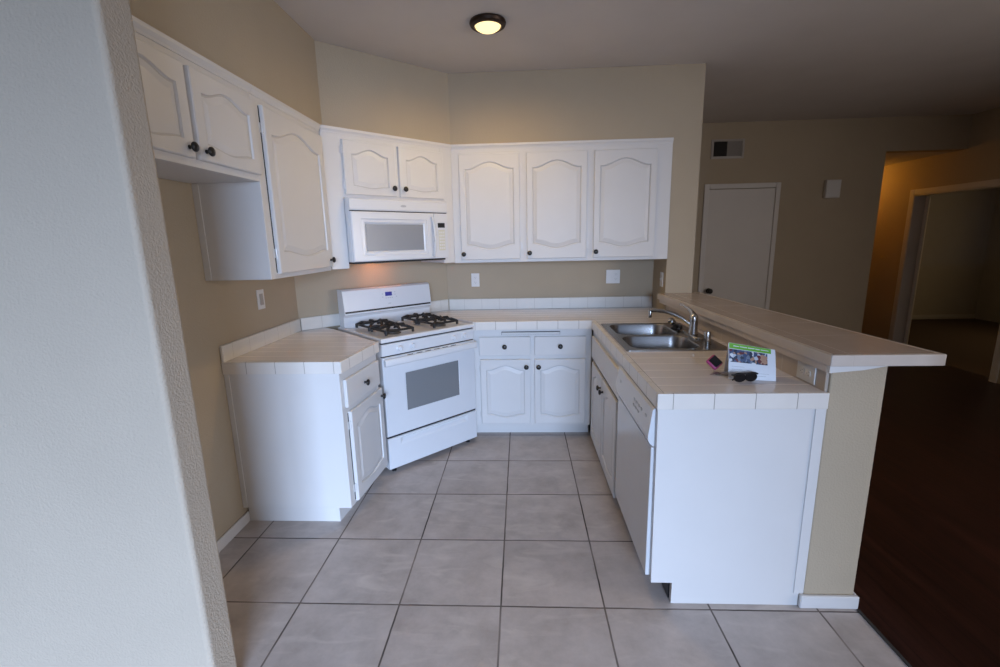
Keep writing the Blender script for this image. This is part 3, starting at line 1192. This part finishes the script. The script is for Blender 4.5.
# raised bar top, slightly tapering along the pony wall
r = thing('bar_top', 'raised beige bar ledge on top of the peninsula wall', 'countertop', (0, 0, 0))
BZ0, BZ1 = 1.0395, 1.08
A = [(1.205, -.020), (1.600, -.020), (1.497, 1.985), (XP1 + .002, 1.985), (XP1 + .002, 1.953), (1.163, 1.953)]
ins = .022
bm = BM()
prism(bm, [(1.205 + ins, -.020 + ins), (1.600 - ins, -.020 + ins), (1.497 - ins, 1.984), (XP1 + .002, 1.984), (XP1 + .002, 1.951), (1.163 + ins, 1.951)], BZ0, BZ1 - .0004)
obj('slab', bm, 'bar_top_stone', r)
bm = BM()
prism(bm, [(1.205, -.020), (1.600, -.020), (1.600 - ins, -.0204 + ins), (1.205 + ins, -.0204 + ins)], BZ0 - .002, BZ1, .004)
prism(bm, [(1.600, -.0195), (1.497, 1.984), (1.497 - ins + .0005, 1.984), (1.600 - ins + .0005, -.0195 + ins)], BZ0 - .002, BZ1, .004)
prism(bm, [(1.205, -.0195), (1.205 + ins - .0005, -.0195 + ins), (1.163 + ins - .0005, 1.951), (1.163, 1.951)], BZ0 - .002, BZ1, .004)
obj('edge_band', bm, 'bar_edge_stone', r)
bm = BM()
prism(bm, [(1.213, .010), (1.2435, .010), (1.2435, 1.95), (1.180, 1.95)], 1.008, BZ0 - .0025, .002)
obj('sub_board', bm, 'bar_edge_stone', r)
bm = BM()
extrude_profile(bm, [(1.214, 1.0365), (1.425, 1.0365), (1.330, 1.020), (1.214, 1.010)], 'y', -.006, .0095)
obj('end_board', bm, 'trim_white', r, label='white painted wedge board under the near end')

# ------------------------------------------------------------------ SINK, FAUCET, DISPENSER, SPRAYER
r = thing('sink', 'double-bowl stainless steel sink set into the peninsula counter', 'sink', (0, 0, 0))
RX0, RX1, RY0, RY1 = .648, 1.190, .697, 1.502
zr = ZT1 + .004


def rrect(x0, x1, y0, y1, rad, z, n=5):
    pts = []
    for cx, cy, a0 in ((x1 - rad, y0 + rad, -PI / 2), (x1 - rad, y1 - rad, 0), (x0 + rad, y1 - rad, PI / 2), (x0 + rad, y0 + rad, PI)):
        for k in range(n + 1):
            a = a0 + k / n * PI / 2
            pts.append(Vector((cx + rad * math.cos(a), cy + rad * math.sin(a), z)))
    return pts


B1 = (.690, 1.062, .738, 1.068)
B2 = (.690, 1.062, 1.100, 1.462)
bm = BM()
outer = [bm.verts.new(p) for p in rrect(RX0, RX1, RY0, RY1, .02, zr)]
edges = [bm.edges.new((outer[i], outer[(i + 1) % len(outer)])) for i in range(len(outer))]
for bb in (B1, B2):
    h = [bm.verts.new(p) for p in rrect(*bb, .075, zr)]
    edges += [bm.edges.new((h[i], h[(i + 1) % len(h)])) for i in range(len(h))]
bmesh.ops.triangle_fill(bm, edges=edges, use_beauty=True, use_dissolve=False)
ext = [e for e in bm.edges if e.is_boundary and all((v in outer) for v in e.verts)]
low = [bm.verts.new((v.co.x + (.001 if v.co.x > .9 else -.001), v.co.y, ZT1 + .0004)) for v in outer]
for i in range(len(outer)):
    j = (i + 1) % len(outer)
    bm.faces.new([outer[i], outer[j], low[j], low[i]])
obj('rim', bm, 'stainless', r)
for bb in (B1, B2):
    bm = BM()
    Ls = []
    for ins_, z, rad in ((0, zr, .075), (.003, zr - .006, .075), (.008, zr - .10, .075), (.014, zr - .150, .075), (.022, zr - .166, .07), (.040, zr - .175, .06), (.12, zr - .178, .04)):
        Ls.append([bm.verts.new(p) for p in rrect(bb[0] + ins_, bb[1] - ins_, bb[2] + ins_, bb[3] - ins_, rad, z)])
    for A_, B_ in zip(Ls, Ls[1:]):
        for k in range(len(A_)):
            bm.faces.new([A_[k], A_[(k + 1) % len(A_)], B_[(k + 1) % len(A_)], B_[k]])
    bm.faces.new(Ls[-1])
    bo = obj('bowl', bm, 'stainless', r, smooth='auto')
    d_ = BM()
    cx, cy = (bb[0] + bb[1]) / 2, (bb[2] + bb[3]) / 2
    lathe(d_, [(.045, zr - .1775), (.043, zr - .1755), (.034, zr - .1755), (.030, zr - .1768), (0, zr - .1768)], 24, Matrix.Translation((cx, cy, 0)))
    obj('drain', d_, 'chrome', bo, smooth='auto')

FXB, FYB = 1.122, 1.065
zd = zr + .0006
r = thing('faucet', 'chrome single-lever kitchen faucet with a low arched spout', 'faucet', (FXB, FYB, zd))
bm = BM()
Ls = []
for ins_, z in ((0, 0), (.001, .006), (.006, .011)):
    Ls.append([bm.verts.new(p) for p in rrect(-.030 + ins_, .030 - ins_, -.118 + ins_, .118 - ins_, .028 - ins_, z)])
loops_mesh(bm, Ls)
obj('base_plate', bm, 'chrome', r, smooth='auto')
bm = BM()
lathe(bm, [(.029, .0115), (.028, .02), (.0245, .035), (.0235, .09), (.0245, .105), (.0225, .118), (.014, .128), (0, .131)], 24)
obj('body', bm, 'chrome', r, smooth='auto')
bm = BM()
tube(bm, curve_pts([(-.012, .008, .062), (-.07, .030, .105), (-.14, .055, .135), (-.20, .082, .140), (-.236, .096, .138)], 8), [.0145 - .004 * i / 32 for i in range(33)], 12)
sp = obj('spout', bm, 'chrome', r, smooth=True)
bm = BM()
lathe(bm, [(.0095, .100), (.011, .104), (.011, .128), (.010, .139), (0, .141)], 16, Matrix.Translation((-.231, .094, -.004)))
obj('aerator', bm, 'chrome', sp, smooth='auto')
bm = BM()
tube(bm, curve_pts([(0, -.004, .112), (-.002, .02, .130), (-.006, .07, .147), (-.012, .14, .158), (-.015, .20, .160)], 8), [.0195 - .0135 * min(1, i / 22) for i in range(33)], 12)
obj('lever', bm, 'chrome', r, smooth=True)

r = thing('soap_dispenser', 'short chrome cylinder on the near rear corner of the sink rim', 'dispenser', (1.118, .845, zd))
bm = BM()
lathe(bm, [(.023, 0), (.023, .004), (.015, .006)], 24)
obj('flange', bm, 'chrome', r, smooth='auto')
bm = BM()
lathe(bm, [(.0178, .0062), (.0178, .062), (.016, .067), (0, .068)], 24)
obj('cap', bm, 'chrome', r, smooth='auto')

r = thing('side_sprayer', 'dark rounded sprayer resting behind the spout at the far rear of the sink', 'sprayer', (1.09, 1.285, zd))
bm = BM()
lathe(bm, [(.030, 0), (.030, .006), (.022, .012), (.014, .018), (.0135, .024)], 20)
obj('base', bm, 'black_plastic', r, smooth='auto', label='black base')
bm = BM()
lathe(bm, [(.010, -.028), (.017, -.023), (.021, -.010), (.022, .004), (.018, .015), (.010, .022), (0, .024)], 20, Matrix.Translation((-.022, .012, .046)) @ Matrix.Rotation(-.9, 4, 'Y'))
obj('head', bm, 'chrome', r, smooth='auto', label='rounded metal head')
bm = BM()
tube(bm, curve_pts([(.0, .0, .024), (.02, -.03, .022), (.012, -.065, .014), (-.01, -.085, .0115)], 6), .010, 10)
obj('hose', bm, 'black_plastic', r, smooth=True)

# ------------------------------------------------------------------ SMALL THINGS ON THE COUNTER
zc = ZT1 + .0008
# folded tent card: two sloping faces and a base
P0, P1 = Vector((.955, .208)), Vector((1.125, .166))
ca = math.atan2(P1.y - P0.y, P1.x - P0.x)
CW = (P1 - P0).length
r = thing('tent_card', 'folded white promotional tent card with a green top stripe', 'card', (P0.x, P0.y, zc), ca)
TH = .142
lean = .052


def card_pt(s, h, off=0.0):
    """point on the front leaf: s across, h up the slope"""
    n = Vector((0, -TH, lean)).normalized()
    bow = .010 * math.sin(PI * h / TH)
    return Vector((s, lean * h / TH - bow * .35, h * (1.00 - .17 * s / CW))) + n * off


bm = BM()
rows = 10
F = [[bm.verts.new(card_pt(s, TH * k / rows)) for k in range(rows + 1)] for s in (0, CW)]
Bk = [[bm.verts.new(Vector((s, 2 * lean - lean * k / rows + .003 * math.sin(PI * k / rows), TH * k / rows * (1.00 - .17 * s / CW)))) for k in range(rows)] for s in (0, CW)]
for k in range(rows):
    bm.faces.new([F[0][k], F[1][k], F[1][k + 1], F[0][k + 1]])
for k in range(rows - 1):
    bm.faces.new([Bk[1][k], Bk[0][k], Bk[0][k + 1], Bk[1][k + 1]])
bm.faces.new([Bk[1][rows - 1], Bk[0][rows - 1], F[0][rows], F[1][rows]])
leaf = obj('leaf', bm, 'card_white', r, label='white card stock')
sm = leaf.modifiers.new('solid', 'SOLIDIFY')
sm.thickness = .0006
sm.offset = 0


def on_card(s0, s1, h0, h1, off=.0008, bm=None):
    b = bm or BM()
    n = 4
    A_ = [[b.verts.new(card_pt(s, h0 + (h1 - h0) * k / n, off)) for k in range(n + 1)] for s in (s0, s1)]
    for k in range(n):
        b.faces.new([A_[0][k], A_[1][k], A_[1][k + 1], A_[0][k + 1]])
    return b


gs = obj('green_stripe', on_card(.002, CW - .016, .121, .1415), 'card_green', leaf, label='bright green stripe along the top')
b = BM()
for s0, s1 in ((.018, .040), (.043, .070), (.073, .098), (.101, .118), (.121, .150)):
    on_card(s0, s1, .1305, .1335, .0011, b)
obj('white_lettering', b, 'card_white', gs, label='thin line of white print')


def photo_mat():
    mt, nt, b = base_mat('printed_photo', (.3, .3, .3), .35)
    pos = nd(nt, 'ShaderNodeTexCoord').outputs['Object']
    v = nd(nt, 'ShaderNodeTexVoronoi')
    v.inputs['Scale'].default_value = 85
    nt.links.new(pos, v.inputs['Vector'])
    cr_ = nd(nt, 'ShaderNodeValToRGB')
    sp_ = nd(nt, 'ShaderNodeSeparateColor')
    nt.links.new(v.outputs['Color'], sp_.inputs[0])
    nt.links.new(sp_.outputs[0], cr_.inputs[0])
    e = cr_.color_ramp.elements
    e[0].position, e[0].color = 0.0, (.02, .03, .06, 1)
    e[1].position, e[1].color = 1.0, (.62, .68, .78, 1)
    for p_, c_ in ((.22, (.05, .08, .17, 1)), (.42, (.16, .20, .28, 1)), (.55, (.45, .26, .17, 1)), (.66, (.14, .02, .02, 1)), (.8, (.55, .60, .68, 1)), (.9, (.75, .76, .78, 1))):
        k = cr_.color_ramp.elements.new(p_)
        k.color = c_
    cr_.color_ramp.interpolation = 'CONSTANT'
    nt.links.new(cr_.outputs[0], b.inputs['Base Color'])


photo_mat()
obj('photo_print', on_card(.002, CW - .030, .068, .119), 'printed_photo', leaf, label='small printed colour picture')
for i, (s0, s1) in enumerate(((.012, .060), (.012, .052), (.085, .150), (.085, .140))):
    obj('grey_lettering', on_card(s0, s1, .050 - i * .011, .0512 - i * .011, .0009), 'print_grey', leaf, label='thin line of grey print')

# sunglasses lying in front of the card
r = thing('sunglasses', 'black folded sunglasses lying in front of the tent card', 'sunglasses', (.945, .150, zc), .16)
for k, (lx, tilt) in enumerate(((.030, .0), (.078, .0))):
    b = BM()
    N = 20
    fr = [b.verts.new((lx + .026 * math.cos(2 * PI * i / N), -.004, .0205 + .0175 * math.sin(2 * PI * i / N) * (1 if math.sin(2 * PI * i / N) > 0 else 1.05))) for i in range(N)]
    bk = [b.verts.new((v.co.x, .001, v.co.z)) for v in fr]
    loops_mesh(b, [bk, fr])
    obj('lens', b, 'lens_black', r, label='glossy black lens')
b = BM()
tube(b, curve_pts([(.000, -.002, .030), (.02, -.003, .0385), (.054, -.003, .036), (.088, -.003, .0385), (.106, -.002, .033)], 5), .0035, 8)
obj('frame', b, 'black_plastic', r, smooth=True)
for sx, ex in ((.002, .094), (.104, .012)):
    b = BM()
    yy = .012 if sx < .05 else .019
    tube(b, curve_pts([(sx, .001, .031), (sx + (.004 if sx < .05 else -.004), yy, .030), ((sx + ex) / 2, yy + .002, .026), (ex, yy, .005)], 5), .003, 8)
    obj('temple', b, 'black_plastic', r, smooth=True)

# key ring: pink fob and keys
r = thing('key_ring', 'pink key fob with black centre and a few loose keys', 'keys', (.945, .345, zc), 0)
b = BM()
box(b, (-.0225, -.0225, 0), (.0225, .0225, .016), .008, 3)
bmesh.ops.rotate(b, verts=b.verts, cent=(0, 0, 0), matrix=Matrix.Rotation(.62, 3, 'Z'))
fo = obj('fob', b, 'pink_plastic', r, smooth='auto', label='rounded pink fob')
fo.location = (-.004, -.016, .0335)
fo.scale = (1.22, 1.22, 1.22)
fo.rotation_euler = (.92, 0, .1)
b = BM()
box(b, (-.0175, -.0175, .0162), (.0175, .0175, .0185), .0009, 1)
bmesh.ops.rotate(b, verts=b.verts, cent=(0, 0, 0), matrix=Matrix.Rotation(.62, 3, 'Z'))
obj('fob_face', b, 'black_plastic', fo, label='black square face')
b = BM()
pts = [(-.008 + .013 * math.cos(2 * PI * i / 20), -.060 + .013 * math.sin(2 * PI * i / 20), .003) for i in range(21)]
tube(b, pts, .0011, 6)
obj('split_ring', b, 'key_metal', r, smooth=True)
for a_, z_ in ((-.25, .002), (-.75, .004), (-2.7, .0055)):
    b = BM()
    lathe(b, [(.0115, 0), (.0115, .002), (0, .002)], 16)
    box(b, (.010, -.0035, 0), (.042, .0035, .002), .0004)
    for q_ in range(4):
        box(b, (.016 + q_ * .006, .0034, .0003), (.019 + q_ * .006, .0052, .0017))
    k_ = obj('key', b, 'key_metal', r)
    k_.location = (-.010, -.080, z_)
    k_.rotation_euler = (0, 0, a_)


# ------------------------------------------------------------------ ELECTRICAL PLATES
def outlet(name, label, loc, rz, gang=1, kinds=('outlet',), group=None, w=.070, h=.115, cat='outlet'):
    """wall plate, local -y out of the wall, centre at loc"""
    W = w + (gang - 1) * .046
    r = thing(name, label, cat, loc, rz, group)
    b = BM()
    box(b, (-W / 2, -.0055, -h / 2), (W / 2, -.0004, h / 2), .002, 2)
    pl = obj('plate', b, 'plate_white', r)
    for i, k in enumerate(kinds):
        cx = (i - (len(kinds) - 1) / 2) * .046
        if k == 'outlet':
            for dz in (-.020, .020):
                b = BM()
                lathe(b, [(.0165, 0), (.0165, .0018), (0, .0018)], 20, Matrix.Translation((cx, -.0056, dz)) @ ROT_OUT @ Matrix.Diagonal((1, .85, 1, 1)))
                s = obj('socket', b, 'plate_white', r)
                b = BM()
                box(b, (cx - .0075, -.0080, dz - .002), (cx - .0055, -.0075, dz + .007))
                box(b, (cx + .0050, -.0080, dz - .002), (cx + .0070, -.0075, dz + .006))
                lathe(b, [(.0022, 0), (.0022, .0005)], 8, Matrix.Translation((cx, -.0075, dz - .008)) @ ROT_OUT)
                obj('slots', b, 'slot_grey', s, label='dark contact slots')
        elif k == 'rocker':
            b = BM()
            extrude_profile(b, [(-.0056, -.033), (-.0056, .033), (-.0075, .033), (-.0095, -.033)], 'x', cx - .0165, cx + .0165)
            obj('rocker', b, 'vent_light', r)
        else:
            b = BM()
            box(b, (cx - .005, -.0066, -.012), (cx + .005, -.0056, .012))
            box(b, (cx - .0035, -.016, .0), (cx + .0035, -.0067, .008), .001)
            obj('toggle', b, 'plate_white', r)
    return r


outlet('wall_switch', 'white rocker switch plate on the left wall above the short countertop', (XL, .968, 1.198), PI / 2, kinds=('rocker',), cat='switch')
outlet('wall_outlet', 'single white outlet on the back wall near the stove corner', (-.294, YB, 1.181), 0)
outlet('wall_outlet', 'double-width white plate with outlet and switch on the back wall near the pillar', (.885, YB, 1.190), 0, gang=2, kinds=('toggle', 'outlet'))
outlet('wall_switch', 'narrow white switch plate on the pillar side under the wall cabinets', (XPL, 2.055, 1.180), -PI / 2, kinds=('toggle',), cat='switch')
# outlet lying sideways on the bar splash
r = outlet('wall_outlet', 'white outlet set sideways in the tile under the bar ledge', (XP0 - .0128, .150, .968), -PI / 2)
r.rotation_euler = (0, PI / 2, -PI / 2)

# ------------------------------------------------------------------ CEILING LIGHT, VENT, CHIME
r = thing('ceiling_light', 'small round flush ceiling light glowing warm with a dark bronze ring', 'ceiling light', (-.068, 1.19, CEIL))
bm = BM()
lathe(bm, [(.100, -.0005), (.103, -.010), (.098, -.022), (.084, -.030), (.077, -.030), (.074, -.024), (.074, -.0005)], 40)
obj('ring', bm, 'dark_bronze', r, smooth='auto', label='dark bronze trim ring')
bm = BM()
lathe(bm, [(.0735, -.020), (.068, -.032), (.052, -.043), (.028, -.049), (0, -.051)], 32)
obj('diffuser', bm, 'lamp_glow', r, smooth=True, label='glowing domed glass')
ld = bpy.data.lights.new('ceiling_lamp_light', 'SPOT')
ld.energy, ld.color, ld.shadow_soft_size = 14.0, (1.0, .665, .24), .06
ld.spot_size, ld.spot_blend = math.radians(180), .85
lo = bpy.data.objects.new('ceiling_lamp_light', ld)
lo.location = (-.068, 1.19, CEIL - .075)
C.objects.link(lo)

r = thing('air_vent', 'white air vent high on the living room wall above the closed door', 'vent', (2.365, YF, 2.438))
bm = BM()
hw, hh = .176, .100
loops_mesh(bm, [rect_loop(bm, -hw, hw, -hh, hh, -.0005), rect_loop(bm, -hw, hw, -hh, hh, -.006), rect_loop(bm, -hw + .022, hw - .022, -hh + .022, hh - .022, -.010), rect_loop(bm, -hw + .024, hw - .024, -hh + .024, hh - .024, -.003)])
fr = obj('frame', bm, 'vent_light', r)
for nm, xa, xb, mt_, s_ in (('louvres', -hw + .025, -.008, 'dark_gap', -1), ('louvres', .002, hw - .025, 'vent_light', 1)):
    b = BM()
    n = 11
    for i in range(n):
        x = xa + (xb - xa) * (i + .5) / n
        a = [(x - .005, -.0105 if s_ > 0 else -.004), (x + .005, -.004 if s_ > 0 else -.0105), (x + .006, -.0042 if s_ > 0 else -.0105), (x - .004, -.0107 if s_ > 0 else -.004)]
        extrude_profile(b, a, 'z', -hh + .025, hh - .025)
    obj(nm, b, mt_, fr, label='dark louvres' if s_ < 0 else 'pale louvres')

r = thing('door_chime', 'small white chime box high on the far wall right of the door', 'chime', (3.505, YF, 1.988))
bm = BM()
box(bm, (-.078, -.045, -.095), (.078, -.0005, .095), .006, 2)
obj('cover', bm, 'door_white', r)
bm = BM()
box(bm, (-.070, -.0485, -.087), (.070, -.0455, .087), .002)
obj('face', bm, 'trim_white', r)

# hall light that glows on the hall wall
r = thing('hall_light', 'round warm light on the hall ceiling behind the far wall', 'ceiling light', (4.42, 5.0, 2.365))
bm = BM()
lathe(bm, [(.11, -.0005), (.11, -.02), (.10, -.026), (.095, -.0005)], 32)
obj('ring', bm, 'dark_bronze', r, smooth='auto')
bm = BM()
lathe(bm, [(.094, -.015), (.085, -.05), (.05, -.075), (0, -.085)], 28)
obj('diffuser', bm, 'hall_glow', r, smooth=True)
point_light('hall_lamp_light', (4.42, 5.0, 2.24), 2.44, (1.0, .43, .05), .05)
# cooktop lamp in the underside of the microwave
point_light('cooktop_lamp_light', (FX + (.46 - .20) / 2 ** .5, 1.25 + (.46 + .20) / 2 ** .5, 1.36), .28, (1.0, .34, .10), .015)
